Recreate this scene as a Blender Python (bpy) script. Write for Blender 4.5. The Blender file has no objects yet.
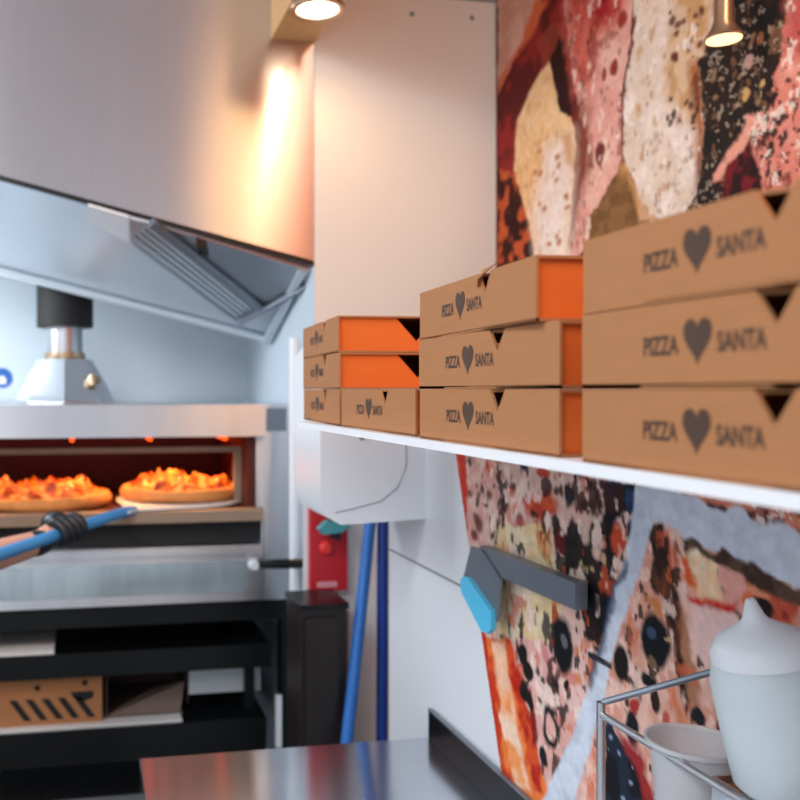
import bpy, bmesh, math, random
import numpy as np
from mathutils import Vector, Matrix
random.seed(7)
C = bpy.context.scene
COL = C.collection

# ------------------------------------------------------------------ camera
# World: eye at the origin, X = across to the right (perpendicular to the right wall),
# Y = along the right wall into the room, Z up.  Floor is at FLOOR.
FLOOR = -1.48
YAW = math.atan(160.0/880.0)
cs, sn = math.cos(YAW), math.sin(YAW)
cam = bpy.data.cameras.new('camera')
camo = bpy.data.objects.new('camera', cam); COL.objects.link(camo)
camo.location = (0, 0, 0); camo.rotation_euler = (math.pi/2, 0, -YAW)
cam.sensor_width = 36.0; cam.sensor_fit = 'HORIZONTAL'
cam.lens = 880.0/800.0*36.0
cam.shift_x = 160.0/800.0          # a crop from the right of a wider frame
cam.shift_y = -10.0/800.0
cam.clip_start = 0.02
cam.dof.use_dof = True; cam.dof.focus_distance = 0.85; cam.dof.aperture_fstop = 6.0
C.camera = camo

# ------------------------------------------------------------------ world, exposure, lights
C.view_settings.view_transform = 'Standard'; C.view_settings.look = 'None'
C.view_settings.gamma = 1.0; C.view_settings.exposure = 0.28
C.view_settings.use_curve_mapping = False
w = bpy.data.worlds.new('world'); C.world = w; w.use_nodes = True
bg = w.node_tree.nodes['Background']
bg.inputs['Color'].default_value = (0.74, 0.80, 0.88, 1); bg.inputs['Strength'].default_value = 0.95

def light(name, kind, loc, energy, color, size=0.3, size_y=None, target=None, spot=None, blend=0.5):
    l = bpy.data.lights.new(name, kind); l.energy = energy; l.color = color
    if kind == 'AREA':
        l.size = size
        if size_y: l.shape = 'RECTANGLE'; l.size_y = size_y
    else:
        l.shadow_soft_size = size
    if kind == 'SPOT': l.spot_size = spot; l.spot_blend = blend
    o = bpy.data.objects.new(name, l); COL.objects.link(o); o.location = loc
    if target is not None:
        o.rotation_euler = (Vector(target)-Vector(loc)).to_track_quat('-Z', 'Y').to_euler()
    return o
# area lights: unseen fills added to brighten the kitchen
light('aisle_fill', 'AREA', (-0.95, -0.35, 1.2), 24, (0.98, 0.98, 1.0), 1.2, 1.0, target=(0.25, 0.9, -0.3))  # added neutral fill for the aisle side, no fitting there
light('cool_fill', 'AREA', (-0.85, 0.75, 1.2), 18, (0.88, 0.95, 1.0), 0.6, 0.5, target=(0.35, 1.9, -0.5))  # added cool fill aimed at the column and oven side
light('niche_warm_fill', 'AREA', (0.76, 0.60, 1.2), 2.4, (1.0, 0.74, 0.54), 0.25, 0.5, target=(0.8, 1.2, 0.2))  # added warm fill for the upper mural and hood reflection
light('reflector_warm_fill', 'AREA', (0.78, -0.30, 1.2), 10.0, (1.0, 0.62, 0.28), 0.26, 0.8, target=(0.8, -0.25, 0.0))  # added orange fill lighting the panel mirrored in the hood
light('downlight_glow', 'SPOT', (0.470, 1.728, 0.762), 2.6, (1.0, 0.62, 0.30), 0.014, target=(0.47, 1.728, -1), spot=2.7, blend=0.8)
light('hood_fill', 'AREA', (-0.72, 2.2, 0.38), 6, (0.90, 0.96, 1.0), 0.3, 0.2, target=(0.0, 2.45, 0.0))  # added fill brightening the hood underside and back wall
for gx in (-0.46, -0.24, -0.02, 0.17, 0.31):
    light('oven_glow', 'SPOT', (gx, 2.27, -0.125), 2.1, (1.0, 0.44, 0.14), 0.02, target=(gx, 2.27, -1), spot=2.15, blend=0.35)

# ------------------------------------------------------------------ pixel rays (only used to work out real positions)
def ray(px):
    u = (px-240.0)/880.0
    return u*cs+sn, cs-u*sn
def onY(px, py, Y):
    a, b = ray(px); d = Y/b
    return Vector((d*a, Y, (390.0-py)/880.0*d))
def onX(px, py, X):
    a, b = ray(px); d = X/a
    return Vector((X, d*b, (390.0-py)/880.0*d))
def onD(px, py, d):
    a, b = ray(px)
    return Vector((d*a, d*b, (390.0-py)/880.0*d))

# ------------------------------------------------------------------ materials
def lin(c):
    c = np.asarray(c, float)/255.0
    return np.where(c <= 0.04045, c/12.92, ((c+0.055)/1.055)**2.4)
def mat(name, rgb, rough=0.5, metal=0.0, var=0.0, scale=20.0, stretch=(1,1,1), bump=0.0, emit=None, emit_s=0.0, spec=0.5, aniso=0.0, trans=0.0, alpha=1.0):
    m = bpy.data.materials.new(name); m.use_nodes = True
    nt = m.node_tree; p = nt.nodes['Principled BSDF']
    c = tuple(lin(rgb))+(1.0,)
    p.inputs['Base Color'].default_value = c
    p.inputs['Roughness'].default_value = rough; p.inputs['Metallic'].default_value = metal
    p.inputs['Specular IOR Level'].default_value = spec
    if aniso: p.inputs['Anisotropic'].default_value = aniso
    if trans: p.inputs['Transmission Weight'].default_value = trans
    if alpha < 1: p.inputs['Alpha'].default_value = alpha
    if emit is not None:
        p.inputs['Emission Color'].default_value = tuple(lin(emit))+(1.0,); p.inputs['Emission Strength'].default_value = emit_s
    if var or bump:
        tc = nt.nodes.new('ShaderNodeTexCoord'); mp = nt.nodes.new('ShaderNodeMapping')
        mp.inputs['Scale'].default_value = stretch
        nz = nt.nodes.new('ShaderNodeTexNoise'); nz.inputs['Scale'].default_value = scale; nz.inputs['Detail'].default_value = 4
        nt.links.new(tc.outputs['Object'], mp.inputs['Vector']); nt.links.new(mp.outputs['Vector'], nz.inputs['Vector'])
        if var:
            mx = nt.nodes.new('ShaderNodeMix'); mx.data_type = 'RGBA'
            mx.inputs['A'].default_value = tuple(min(1, v*(1-var)) for v in c[:3])+(1,)
            mx.inputs['B'].default_value = tuple(min(1, v*(1+var)) for v in c[:3])+(1,)
            nt.links.new(nz.outputs['Fac'], mx.inputs['Factor']); nt.links.new(mx.outputs['Result'], p.inputs['Base Color'])
        if bump:
            bp = nt.nodes.new('ShaderNodeBump'); bp.inputs['Strength'].default_value = bump; bp.inputs['Distance'].default_value = 0.002
            nt.links.new(nz.outputs['Fac'], bp.inputs['Height']); nt.links.new(bp.outputs['Normal'], p.inputs['Normal'])
    return m
M = {}
M['white_wall'] = mat('white_wall_panel', (222, 224, 228), 0.35, var=0.04, scale=4)
M['back_wall'] = mat('pale_wall_cladding', (196, 208, 218), 0.4, var=0.05, scale=3)
M['column'] = mat('painted_column', (230, 220, 210), 0.45, var=0.03, scale=3)
M['floor'] = mat('grey_floor', (95, 92, 90), 0.5, var=0.2, scale=8)
M['ceiling'] = mat('ceiling_paint', (204, 206, 210), 0.7, var=0.03, scale=4)
M['beam'] = mat('beam_laminate', (226, 176, 112), 0.45, var=0.05, scale=6)
M['steel'] = mat('brushed_steel', (196, 197, 200), 0.30, 1.0, var=0.08, scale=6, stretch=(40, 40, 1))
M['hood_steel'] = mat('hood_brushed_steel', (200, 196, 198), 0.25, 0.93, var=0.05, scale=4, stretch=(30, 1, 1.5))
M['counter_steel'] = mat('counter_steel', (205, 212, 220), 0.17, 1.0, var=0.06, scale=6, stretch=(1, 25, 1))
def brush(m, an, axis='Z', rot=0.25):
    nt = m.node_tree; p = nt.nodes['Principled BSDF']
    tg_ = nt.nodes.new('ShaderNodeTangent'); tg_.direction_type = 'RADIAL'; tg_.axis = axis
    nt.links.new(tg_.outputs['Tangent'], p.inputs['Tangent'])
    p.inputs['Anisotropic'].default_value = an; p.inputs['Anisotropic Rotation'].default_value = rot
brush(M['hood_steel'], 0.97)
brush(M['counter_steel'], 0.8, 'X', 0.0)
M['warm_reflector'] = mat('warm_reflector_orange', (236, 116, 28), 0.55, var=0.15, scale=5, stretch=(1, 6, 0.6))  # orange surface of the added panel mirrored in the hood
M['oven_steel'] = mat('oven_steel', (228, 230, 234), 0.36, 1.0, var=0.10, scale=3, stretch=(9, 1, 1))
brush(M['oven_steel'], 0.9)
M['chrome'] = mat('chrome', (225, 225, 228), 0.08, 1.0, var=0.03, scale=5)
M['dark_steel'] = mat('dark_steel', (128, 136, 146), 0.38, 0.6, var=0.1, scale=20)
M['black'] = mat('black_metal', (13, 16, 18), 0.32, 0.3, var=0.2, scale=10)
M['black_matte'] = mat('black_matte', (18, 18, 19), 0.7, var=0.2, scale=10)
M['card'] = mat('brown_cardboard', (172, 118, 78), 0.75, var=0.07, scale=30, stretch=(1, 1, 6), bump=0.05, spec=0.2)
M['card_end_lit'] = mat('cardboard_warm_lit', (220, 112, 48), 0.75, var=0.06, scale=25, spec=0.2)  # warm light on the box ends is painted into this colour
M['card_in'] = mat('inner_cardboard', (120, 82, 52), 0.85, var=0.08, scale=25, spec=0.1)
M['ink'] = mat('brown_black_ink', (74, 50, 36), 0.7, var=0.1, scale=60)
M['white_paint'] = mat('white_shelf_laminate', (236, 237, 240), 0.35, var=0.02, scale=6)
M['white_plastic'] = mat('white_plastic', (226, 229, 233), 0.35, var=0.02, scale=5)
M['grey_line'] = mat('grey_seam', (120, 124, 130), 0.6, var=0.1, scale=5)
M['blue'] = mat('blue_handle', (40, 110, 190), 0.35, var=0.06, scale=8)
M['dark_blue'] = mat('dark_blue_handle', (24, 62, 150), 0.35, var=0.06, scale=8)
M['peel_blue'] = mat('peel_blue', (70, 150, 215), 0.35, var=0.06, scale=8)
M['cyan'] = mat('cyan_plastic', (85, 190, 228), 0.4, var=0.05, scale=10)
M['red'] = mat('red_panel', (196, 34, 46), 0.4, var=0.05, scale=6)
M['red_button'] = mat('red_button', (232, 60, 52), 0.3, var=0.05, scale=6)
M['teal'] = mat('teal_plastic', (70, 150, 155), 0.4, var=0.1, scale=8)
M['wood_dark'] = mat('dark_brown_laminate', (34, 26, 24), 0.4, var=0.4, scale=6, stretch=(8, 8, 0.6))
M['wood'] = mat('light_wood', (176, 132, 86), 0.6, var=0.15, scale=8, stretch=(8, 8, 0.6))
M['skin'] = mat('skin', (214, 158, 136), 0.5, var=0.05, scale=10)
M['glove'] = mat('black_glove', (26, 30, 36), 0.35, var=0.15, scale=40)
M['shirt'] = mat('black_shirt', (34, 34, 38), 0.85, var=0.1, scale=30)
M['trousers'] = mat('dark_trousers', (46, 48, 58), 0.85, var=0.1, scale=30)
M['hair'] = mat('dark_hair', (40, 28, 22), 0.6, var=0.2, scale=40, stretch=(1, 1, 8))
M['paper'] = mat('white_paper', (226, 224, 222), 0.7, var=0.03, scale=10)
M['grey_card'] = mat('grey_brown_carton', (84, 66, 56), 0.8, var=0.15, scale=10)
M['stone'] = mat('oven_stone', (150, 128, 108), 0.8, var=0.15, scale=20)
M['chamber'] = mat('oven_chamber', (84, 26, 14), 0.6, 0.2, var=0.3, scale=10)
M['element'] = mat('hot_element', (255, 120, 50), 0.5, var=0.05, emit=(255, 90, 20), emit_s=1.6)
M['lamp'] = mat('lamp_glass', (255, 240, 215), 0.4, var=0.01, emit=(255, 232, 196), emit_s=6.0)
M['lamp_small'] = mat('small_lamp_glass', (255, 225, 170), 0.4, var=0.01, emit=(255, 220, 160), emit_s=1.6)
M['ring'] = mat('lamp_ring', (190, 165, 135), 0.3, 0.9, var=0.04)
M['clear'] = mat('translucent_plastic', (232, 232, 234), 0.35, var=0.02, trans=0.55)
M['milky'] = mat('milky_plastic', (216, 226, 230), 0.4, var=0.03, scale=8, trans=0.18)
M['wall_standin'] = mat('wall_standin_grey', (196, 200, 204), 0.5, var=0.05, scale=5)
M['sign_blue'] = mat('sign_blue', (22, 92, 170), 0.4, var=0.04)
M['pan_in'] = mat('pan_contents', (120, 72, 44), 0.6, var=0.3, scale=40)

def pizza_mat():
    m = bpy.data.materials.new('pizza_topping'); m.use_nodes = True
    nt = m.node_tree; p = nt.nodes['Principled BSDF']; p.inputs['Roughness'].default_value = 0.5
    tc = nt.nodes.new('ShaderNodeTexCoord')
    nz = nt.nodes.new('ShaderNodeTexNoise'); nz.inputs['Scale'].default_value = 34; nz.inputs['Detail'].default_value = 3
    nt.links.new(tc.outputs['Object'], nz.inputs['Vector'])
    cr = nt.nodes.new('ShaderNodeValToRGB')
    el = cr.color_ramp.elements
    el[0].position = 0.30; el[0].color = tuple(lin((130, 36, 12)))+(1,)
    el[1].position = 0.72; el[1].color = tuple(lin((250, 205, 120)))+(1,)
    e = el.new(0.46); e.color = tuple(lin((222, 92, 30)))+(1,)
    e = el.new(0.60); e.color = tuple(lin((244, 160, 64)))+(1,)
    nt.links.new(nz.outputs['Fac'], cr.inputs['Fac']); nt.links.new(cr.outputs['Color'], p.inputs['Base Color'])
    return m
M['pizza'] = pizza_mat()
M['crust'] = mat('pizza_crust', (214, 142, 76), 0.7, var=0.3, scale=30)

def print_mat():
    m = bpy.data.materials.new('printed_mural'); m.use_nodes = True
    nt = m.node_tree; p = nt.nodes['Principled BSDF']
    p.inputs['Roughness'].default_value = 0.6; p.inputs['Specular IOR Level'].default_value = 0.12
    at = nt.nodes.new('ShaderNodeAttribute'); at.attribute_name = 'print'
    nt.links.new(at.outputs['Color'], p.inputs['Base Color'])
    return m
M['print'] = print_mat()

# ------------------------------------------------------------------ mesh helpers
def obj(name, bm, m, parent=None, smooth=False, bevel=0.0, segs=2):
    if bevel:
        bmesh.ops.bevel(bm, geom=[e for e in bm.edges if len(e.link_faces) == 2 and e.calc_face_angle(0) > 0.5], offset=bevel, segments=segs, affect='EDGES', clamp_overlap=True)
    bmesh.ops.recalc_face_normals(bm, faces=bm.faces)
    me = bpy.data.meshes.new(name); bm.to_mesh(me); bm.free()
    ms = m if isinstance(m, (list, tuple)) else [m]
    for k in ms: me.materials.append(M[k] if isinstance(k, str) else k)
    if smooth:
        for f in me.polygons: f.use_smooth = True
        if hasattr(me, 'set_sharp_from_angle'): me.set_sharp_from_angle(angle=math.radians(38))
    o = bpy.data.objects.new(name, me); COL.objects.link(o)
    if parent: o.parent = parent
    return o
def tag(o, label, cat, group=None):
    o['label'] = label; o['category'] = cat
    if group: o['group'] = group
    return o
def thing(name, label, cat, loc=(0, 0, 0), rz=0.0, group=None):
    o = bpy.data.objects.new(name, None); COL.objects.link(o); o.location = loc; o.rotation_euler = (0, 0, rz)
    o.empty_display_size = 0.05
    return tag(o, label, cat, group)
def struct(name, bm, m, parent=None, **k):
    o = obj(name, bm, m, parent, **k)
    if parent is None: o['kind'] = 'structure'
    return o
def bx(x0, x1, y0, y1, z0, z1, bm=None):
    bm = bm or bmesh.new()
    v = [bm.verts.new((x, y, z)) for x in (x0, x1) for y in (y0, y1) for z in (z0, z1)]
    for f in ((0,1,3,2), (4,6,7,5), (0,4,5,1), (2,3,7,6), (0,2,6,4), (1,5,7,3)): bm.faces.new([v[i] for i in f])
    return bm
def prism(pts, off, bm=None):
    """closed polygon of 3-D points, thickened by the vector off"""
    bm = bm or bmesh.new(); off = Vector(off)
    a = [bm.verts.new(Vector(p)) for p in pts]; b = [bm.verts.new(Vector(p)+off) for p in pts]
    bm.faces.new(a); bm.faces.new(b[::-1]); n = len(a)
    for i in range(n): bm.faces.new((a[i], b[i], b[(i+1) % n], a[(i+1) % n]))
    return bm
def tube(pts, r, bm=None, n=12, r1=None):
    bm = bm or bmesh.new(); pts = [Vector(p) for p in pts]; rings = []
    N = len(pts)
    for i, p in enumerate(pts):
        t = (pts[min(i+1, N-1)]-pts[max(i-1, 0)]).normalized()
        up = Vector((0, 0, 1)) if abs(t.z) < 0.9 else Vector((1, 0, 0))
        s = t.cross(up).normalized(); q = s.cross(t)
        rr = r if r1 is None else r+(r1-r)*i/(N-1)
        if isinstance(r, (list, tuple)): rr = r[i]
        rings.append([bm.verts.new(p+s*rr*math.cos(2*math.pi*k/n)+q*rr*math.sin(2*math.pi*k/n)) for k in range(n)])
    for i in range(N-1):
        for k in range(n): bm.faces.new((rings[i][k], rings[i][(k+1) % n], rings[i+1][(k+1) % n], rings[i+1][k]))
    bm.faces.new(rings[0][::-1]); bm.faces.new(rings[-1])
    return bm
def lathe(prof, c=(0, 0, 0), n=32, bm=None, mtx=None):
    bm = bm or bmesh.new(); c = Vector(c); rings = []
    for r, z in prof:
        if r < 1e-6: ring = [Vector((0, 0, z))]
        else: ring = [Vector((r*math.cos(2*math.pi*k/n), r*math.sin(2*math.pi*k/n), z)) for k in range(n)]
        rings.append([bm.verts.new((mtx @ p if mtx else p)+c) for p in ring])
    for A, B in zip(rings, rings[1:]):
        for k in range(n):
            if len(A) == 1 and len(B) == 1: continue
            if len(A) == 1: bm.faces.new((A[0], B[k], B[(k+1) % n]))
            elif len(B) == 1: bm.faces.new((A[k], A[(k+1) % n], B[0]))
            else: bm.faces.new((A[k], A[(k+1) % n], B[(k+1) % n], B[k]))
    return bm
def copy_tree(o, label, loc, rz, group=None):
    c = o.copy(); COL.objects.link(c); c.location = loc; c.rotation_euler = (0, 0, rz); c['label'] = label
    if group: c['group'] = group
    for ch in list(o.children):
        d = ch.copy(); COL.objects.link(d); d.parent = c
        for g in list(ch.children):
            e = g.copy(); COL.objects.link(e); e.parent = d
    return c

# ------------------------------------------------------------------ room
HX = 0.58      # face of the half-height partition
WX = 0.95      # upper right wall behind it
PY = 1.90      # face of the boxed column and the hood
BY = 2.72      # back wall
struct('floor', bx(-2.2, 1.2, -2.4, BY+.1, FLOOR-.05, FLOOR), 'floor')
struct('ceiling', bx(-2.2, 1.2, -2.4, BY+.1, 1.25, 1.30), 'ceiling')
wr_ = struct('wall_right', bx(WX, WX+.08, -2.4, PY, FLOOR, 1.25), 'white_wall')
obj('reflector_panel', bx(WX-.012, WX-.0005, -2.4, 0.78, FLOOR+.001, 1.249), 'warm_reflector', wr_)  # unseen panel added to give the hood front its orange reflection
struct('wall_back', bx(-2.2, 0.515, BY, BY+.08, FLOOR, 1.25), 'back_wall')
part_top = 0.085
wp = struct('wall_partition', bx(HX, HX+.10, -1.0, 1.60, FLOOR, part_top), 'white_wall')
obj('panel_seam', bx(HX-.0012, HX+.001, -.99, 1.598, -0.3045, -0.3015), 'grey_line', wp)
col = struct('wall_column', bx(0.515, WX+.08, PY, BY+.08, FLOOR, 1.25), 'column')
obj('lower_panel', bx(0.518, WX-.001, PY-.0018, PY-.0002, FLOOR+.001, -0.06), 'white_paint', col)
obj('side_cladding', bx(0.5135, 0.5149, PY+.001, BY-.001, FLOOR+.001, 1.249), 'back_wall', col)
obj('shadow_gap', bx(0.516, WX-.001, PY-.002, PY+.002, 0.897, 0.903), 'grey_line', col)
for px, py in ((412, 14), (472, 18)):
    p = onY(px, py, PY)
    obj('screw', lathe([(0, .003), (.004, .0025), (.006, 0), (0, 0)], p, 12, mtx=Matrix.Rotation(math.pi/2, 3, 'X')), 'dark_steel', col, smooth=True)
# lowered beam carrying the downlight
struct('trim_1', bx(0.415, 0.514, 1.30, PY, 0.775, 1.25), 'beam')

# ------------------------------------------------------------------ murals: colours of the print, worked out in wall coordinates
def vnoise(x, y, seed=0):
    xi = np.floor(x).astype(int); yi = np.floor(y).astype(int); fx = x-xi; fy = y-yi
    fx = fx*fx*(3-2*fx); fy = fy*fy*(3-2*fy)
    def h(a, b):
        n = np.sin(a*127.1+b*311.7+seed*74.7)*43758.5453
        return n-np.floor(n)
    return (h(xi, yi)*(1-fx)+h(xi+1, yi)*fx)*(1-fy)+(h(xi, yi+1)*(1-fx)+h(xi+1, yi+1)*fx)*fy
def fbm(x, y, seed=0, o=4):
    s = 0; a = 0.5; t = 0
    for i in range(o):
        s = s+a*vnoise(x*2**i, y*2**i, seed+i*13); t += a; a *= 0.5
    return s/t
def sdist(P, poly):
    poly = np.asarray(poly, float); x, y = P[:, 0], P[:, 1]
    d = np.full(len(x), 1e9); ins = np.zeros(len(x), bool); n = len(poly)
    for i in range(n):
        a = poly[i]; b = poly[(i+1) % n]; e = b-a
        t = np.clip(((x-a[0])*e[0]+(y-a[1])*e[1])/(e@e+1e-12), 0, 1)
        d = np.minimum(d, np.hypot(x-a[0]-t*e[0], y-a[1]-t*e[1]))
        c = ((a[1] > y) != (b[1] > y)) & (x < (b[0]-a[0])*(y-a[1])/(b[1]-a[1]+1e-12)+a[0])
        ins ^= c
    return np.where(ins, d, -d)
class Print:
    def __init__(s, X, ys, zs, base):
        s.X = X; Y, Z = np.meshgrid(ys, zs, indexing='ij'); s.shape = Y.shape
        s.P = np.stack([Y.ravel(), Z.ravel()], 1)
        s.c = np.tile(lin(base), (len(s.P), 1)); s.k = 0
        wx = fbm(s.P[:, 0]*55, s.P[:, 1]*55, 3)-.5; wy = fbm(s.P[:, 0]*55, s.P[:, 1]*55, 9)-.5
        s.W = np.stack([wx, wy], 1)
    def w(s, px, py):
        p = onX(px, py, s.X); return (p.y, p.z)
    def poly(s, pts, rgb, soft=0.004, warp=0.018, op=1.0, rgb2=None, nf=60, lo=.42, hi=.58):
        s.k += 1
        d = sdist(s.P+s.W*warp, [s.w(*p) for p in pts])
        m = np.clip(d/soft+.5, 0, 1)*op
        c = np.tile(lin(rgb), (len(s.P), 1))
        if rgb2 is not None:
            t = np.clip((fbm(s.P[:, 0]*nf, s.P[:, 1]*nf, s.k*5)-lo)/(hi-lo), 0, 1)[:, None]; c = c*(1-t)+lin(rgb2)*t
        s.c = s.c*(1-m[:, None])+c*m[:, None]
    def blob(s, px, py, rx, ry, rgb, warp=0.010, soft=0.25, op=1.0, ring=None):
        c0 = np.array(s.w(px, py)); ex = abs(s.w(px+rx, py)[0]-c0[0]); ez = abs(s.w(px, py+ry)[1]-c0[1])
        q = s.P+s.W*warp
        # shear with the perspective of the wall so that the spot keeps its upright outline
        r = np.hypot((q[:, 0]-c0[0])/ex, (q[:, 1]-c0[1])/ez)
        m = np.clip((1-r)/soft, 0, 1)*op
        if ring: m = m*np.clip((r-ring)/.15, 0, 1)
        s.c = s.c*(1-m[:, None])+lin(rgb)*m[:, None]
    def spots(s, pts, n, rgb, r=(2, 5), op=0.9, seed=1, asp=1.6):
        rn = random.Random(seed); P = np.asarray(pts, float); x0, y0 = P.min(0); x1, y1 = P.max(0); k = 0; t = 0
        while k < n and t < n*40:
            t += 1
            x = rn.uniform(x0, x1); y = rn.uniform(y0, y1)
            if sdist(np.array([[x, y]]), P)[0] > 0:
                rr = rn.uniform(*r); s.blob(x, y, rr, rr*rn.uniform(1, asp), rgb, op=op, soft=.5); k += 1
    def fleck(s, pts, rgb, f=60, lo=.60, hi=.66, op=.85, seed=0, asp=1.0):
        d = sdist(s.P, [s.w(*p) for p in pts]); m = np.clip(d/.01+.5, 0, 1)*op
        n = fbm(s.P[:, 0]*f, s.P[:, 1]*f/asp, 200+seed, 5)
        m = (m*np.clip((n-lo)/(hi-lo), 0, 1))[:, None]
        s.c = s.c*(1-m)+lin(rgb)*m
    def mottle(s, amt=0.25, f=90):
        n = fbm(s.P[:, 0]*f, s.P[:, 1]*f, 77)-.5
        s.c = np.clip(s.c*(1+amt*2*n[:, None]), 0, 1)
    def build(s, name, keep=None, parent=None):
        ny, nz = s.shape; idx = np.arange(ny*nz).reshape(ny, nz)
        q = np.stack([idx[:-1, :-1], idx[:-1, 1:], idx[1:, 1:], idx[1:, :-1]], -1).reshape(-1, 4)
        if keep is not None:
            k = keep(s.P); q = q[k[q].all(1)]
        used = np.unique(q); mp = -np.ones(ny*nz, int); mp[used] = np.arange(len(used))
        V = np.column_stack([np.full(len(used), s.X), s.P[used]])
        me = bpy.data.meshes.new(name); me.from_pydata(V.tolist(), [], mp[q].tolist())
        at = me.color_attributes.new('print', 'FLOAT_COLOR', 'POINT')
        at.data.foreach_set('color', np.column_stack([s.c[used], np.ones(len(used))]).astype(np.float32).ravel())
        me.materials.append(M['print'])
        o = bpy.data.objects.new(name, me); COL.objects.link(o)
        return o

# --- upper mural
U = Print(WX-.004, np.arange(0.80, PY-.004, .003), np.arange(-0.02, 1.20, .003), (96, 34, 28))
U.poly([(498, -40), (575, -40), (575, 260), (498, 260)], (92, 26, 26), rgb2=(140, 36, 34), nf=25)
U.poly([(498, -60), (560, -60), (540, 0), (525, 35), (498, 95)], (208, 152, 132), rgb2=(218, 170, 150), nf=20)
U.poly([(535, 0), (548, 0), (530, 40), (512, 62), (498, 95), (498, 80), (520, 45)], (206, 100, 62), soft=.012)
U.poly([(498, 170), (525, 175), (536, 258), (498, 262)], (190, 84, 44), rgb2=(48, 16, 14), nf=45)
U.poly([(553, 20), (563, 40), (568, 80), (572, 116), (556, 112), (548, 60)], (44, 14, 14))
U.poly([(536, 40), (556, 18), (562, 30), (545, 70)], (150, 62, 44), op=.7)
PINK = [(560, -60), (640, -60), (628, 60), (620, 100), (622, 160), (604, 195), (590, 240), (570, 270), (566, 258), (580, 200), (588, 140), (574, 90), (568, 40)]
U.poly(PINK, (214, 150, 136), rgb2=(222, 168, 152), nf=22)
U.poly([(562, -60), (640, -60), (622, 20), (600, 40), (590, 90), (574, 90), (566, 30)], (196, 84, 72), soft=.05, rgb2=(206, 110, 92), nf=25)
U.poly([(585, -40), (618, -40), (612, 20), (592, 30)], (158, 32, 36), soft=.05)
U.poly([(580, 95), (590, 110), (590, 170), (580, 210), (572, 250), (570, 180), (576, 130)], (132, 70, 52), soft=.03, op=.8)
U.blob(600, 153, 6, 14, (112, 48, 42)); U.blob(614, 68, 4, 10, (140, 50, 44)); U.blob(622, 20, 5, 10, (150, 50, 46)); U.blob(604, 76, 3, 8, (150, 60, 54)); U.blob(620, 108, 3, 6, (160, 70, 60))
CR = [(549, 60), (554, 84), (560, 112), (571, 116), (576, 135), (573, 190), (566, 262), (534, 262), (530, 225), (514, 170), (517, 122), (533, 84)]
U.poly(CR, (232, 190, 142), rgb2=(226, 180, 130), nf=20, warp=.012)
U.poly([(545, 150), (572, 135), (572, 200), (566, 262), (536, 262), (533, 215)], (226, 204, 192), soft=.06, rgb2=(232, 214, 204))
U.spots([(530, 160), (572, 150), (565, 250), (535, 250)], 16, (178, 110, 66), r=(1.5, 3.5), seed=3)
U.poly([(562, 135), (572, 130), (574, 165), (566, 165)], (190, 130, 74), soft=.02, op=.7)
MZ = [(632, -60), (725, -60), (712, 30), (700, 62), (704, 100), (702, 175), (692, 205), (670, 236), (660, 244), (640, 215), (624, 168), (623, 100), (632, 50), (636, 20)]
U.poly(MZ, (226, 206, 192), rgb2=(214, 190, 170), nf=20)
U.poly([(668, -60), (722, -60), (712, 30), (702, 62), (704, 130), (690, 120), (665, 100), (662, 50), (672, 30)], (190, 142, 96), soft=.04, rgb2=(206, 170, 136), nf=35)
U.poly([(690, 60), (704, 60), (704, 170), (696, 190), (694, 120)], (168, 100, 54), soft=.02, rgb2=(120, 60, 34), nf=40)
U.poly([(632, -60), (668, -60), (662, 20), (640, 20)], (216, 188, 166), soft=.03)
U.spots([(665, 10), (702, 10), (700, 60), (668, 60)], 14, (92, 34, 26), r=(1.5, 4.5), seed=5)
U.spots([(668, 90), (700, 90), (696, 130), (668, 130)], 12, (60, 34, 26), r=(1.5, 4.5), seed=6)
U.spots([(650, 130), (698, 130), (680, 215), (655, 215)], 26, (172, 138, 116), r=(1.5, 4), seed=8, op=.6)
U.spots([(640, 20), (668, 20), (668, 110), (630, 150)], 8, (196, 150, 100), r=(2, 5), seed=18, op=.6)
U.poly([(622, 165), (634, 180), (640, 210), (652, 222), (652, 250), (588, 250), (590, 215), (604, 196)], (132, 92, 52), rgb2=(112, 76, 42), nf=50, warp=.012)
U.poly([(618, 166), (624, 163), (642, 200), (652, 225), (640, 222), (632, 190)], (190, 134, 84), soft=.012)
U.poly([(640, 205), (662, 225), (665, 245), (640, 245)], (150, 104, 62), rgb2=(196, 150, 110), nf=40)
BK = [(716, -60), (795, -60), (784, 60), (772, 86), (766, 110), (748, 118), (738, 140), (712, 182), (745, 196), (735, 240), (655, 250), (690, 208), (703, 165), (703, 100), (699, 64), (712, 30)]
U.poly(BK, (24, 20, 18), rgb2=(40, 26, 22), nf=40)
U.spots([(715, 20), (780, 20), (765, 110), (720, 160), (712, 130)], 16, (150, 112, 80), r=(1.5, 4.5), seed=9, op=.8)
U.spots([(690, 190), (735, 190), (730, 225), (675, 235)], 34, (150, 128, 110), r=(1, 2.2), seed=10, op=.75)
U.blob(749, 62, 5, 9, (190, 150, 140)); U.blob(746, 94, 5, 7, (196, 152, 90)); U.blob(760, 40, 4, 7, (150, 90, 60)); U.blob(762, 85, 3, 5, (186, 150, 100))
RP = [(790, -60), (860, -60), (860, 240), (764, 240), (758, 175), (752, 140), (744, 118), (768, 108), (772, 84), (782, 55)]
U.poly(RP, (212, 124, 106), rgb2=(222, 148, 130), nf=22)
U.poly([(790, -60), (860, -60), (860, 60), (786, 55)], (190, 86, 78), soft=.03)
U.poly([(712, 184), (716, 170), (736, 140), (748, 118), (756, 130), (740, 156), (724, 176)], (220, 150, 128), soft=.006)
U.poly([(728, 165), (748, 148), (758, 170), (762, 196), (722, 200)], (108, 24, 28), rgb2=(40, 14, 16), nf=50)
U.spots([(758, 105), (800, 60), (810, 170), (770, 180), (752, 140)], 46, (42, 20, 20), r=(1.5, 4.5), seed=12)
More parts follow.
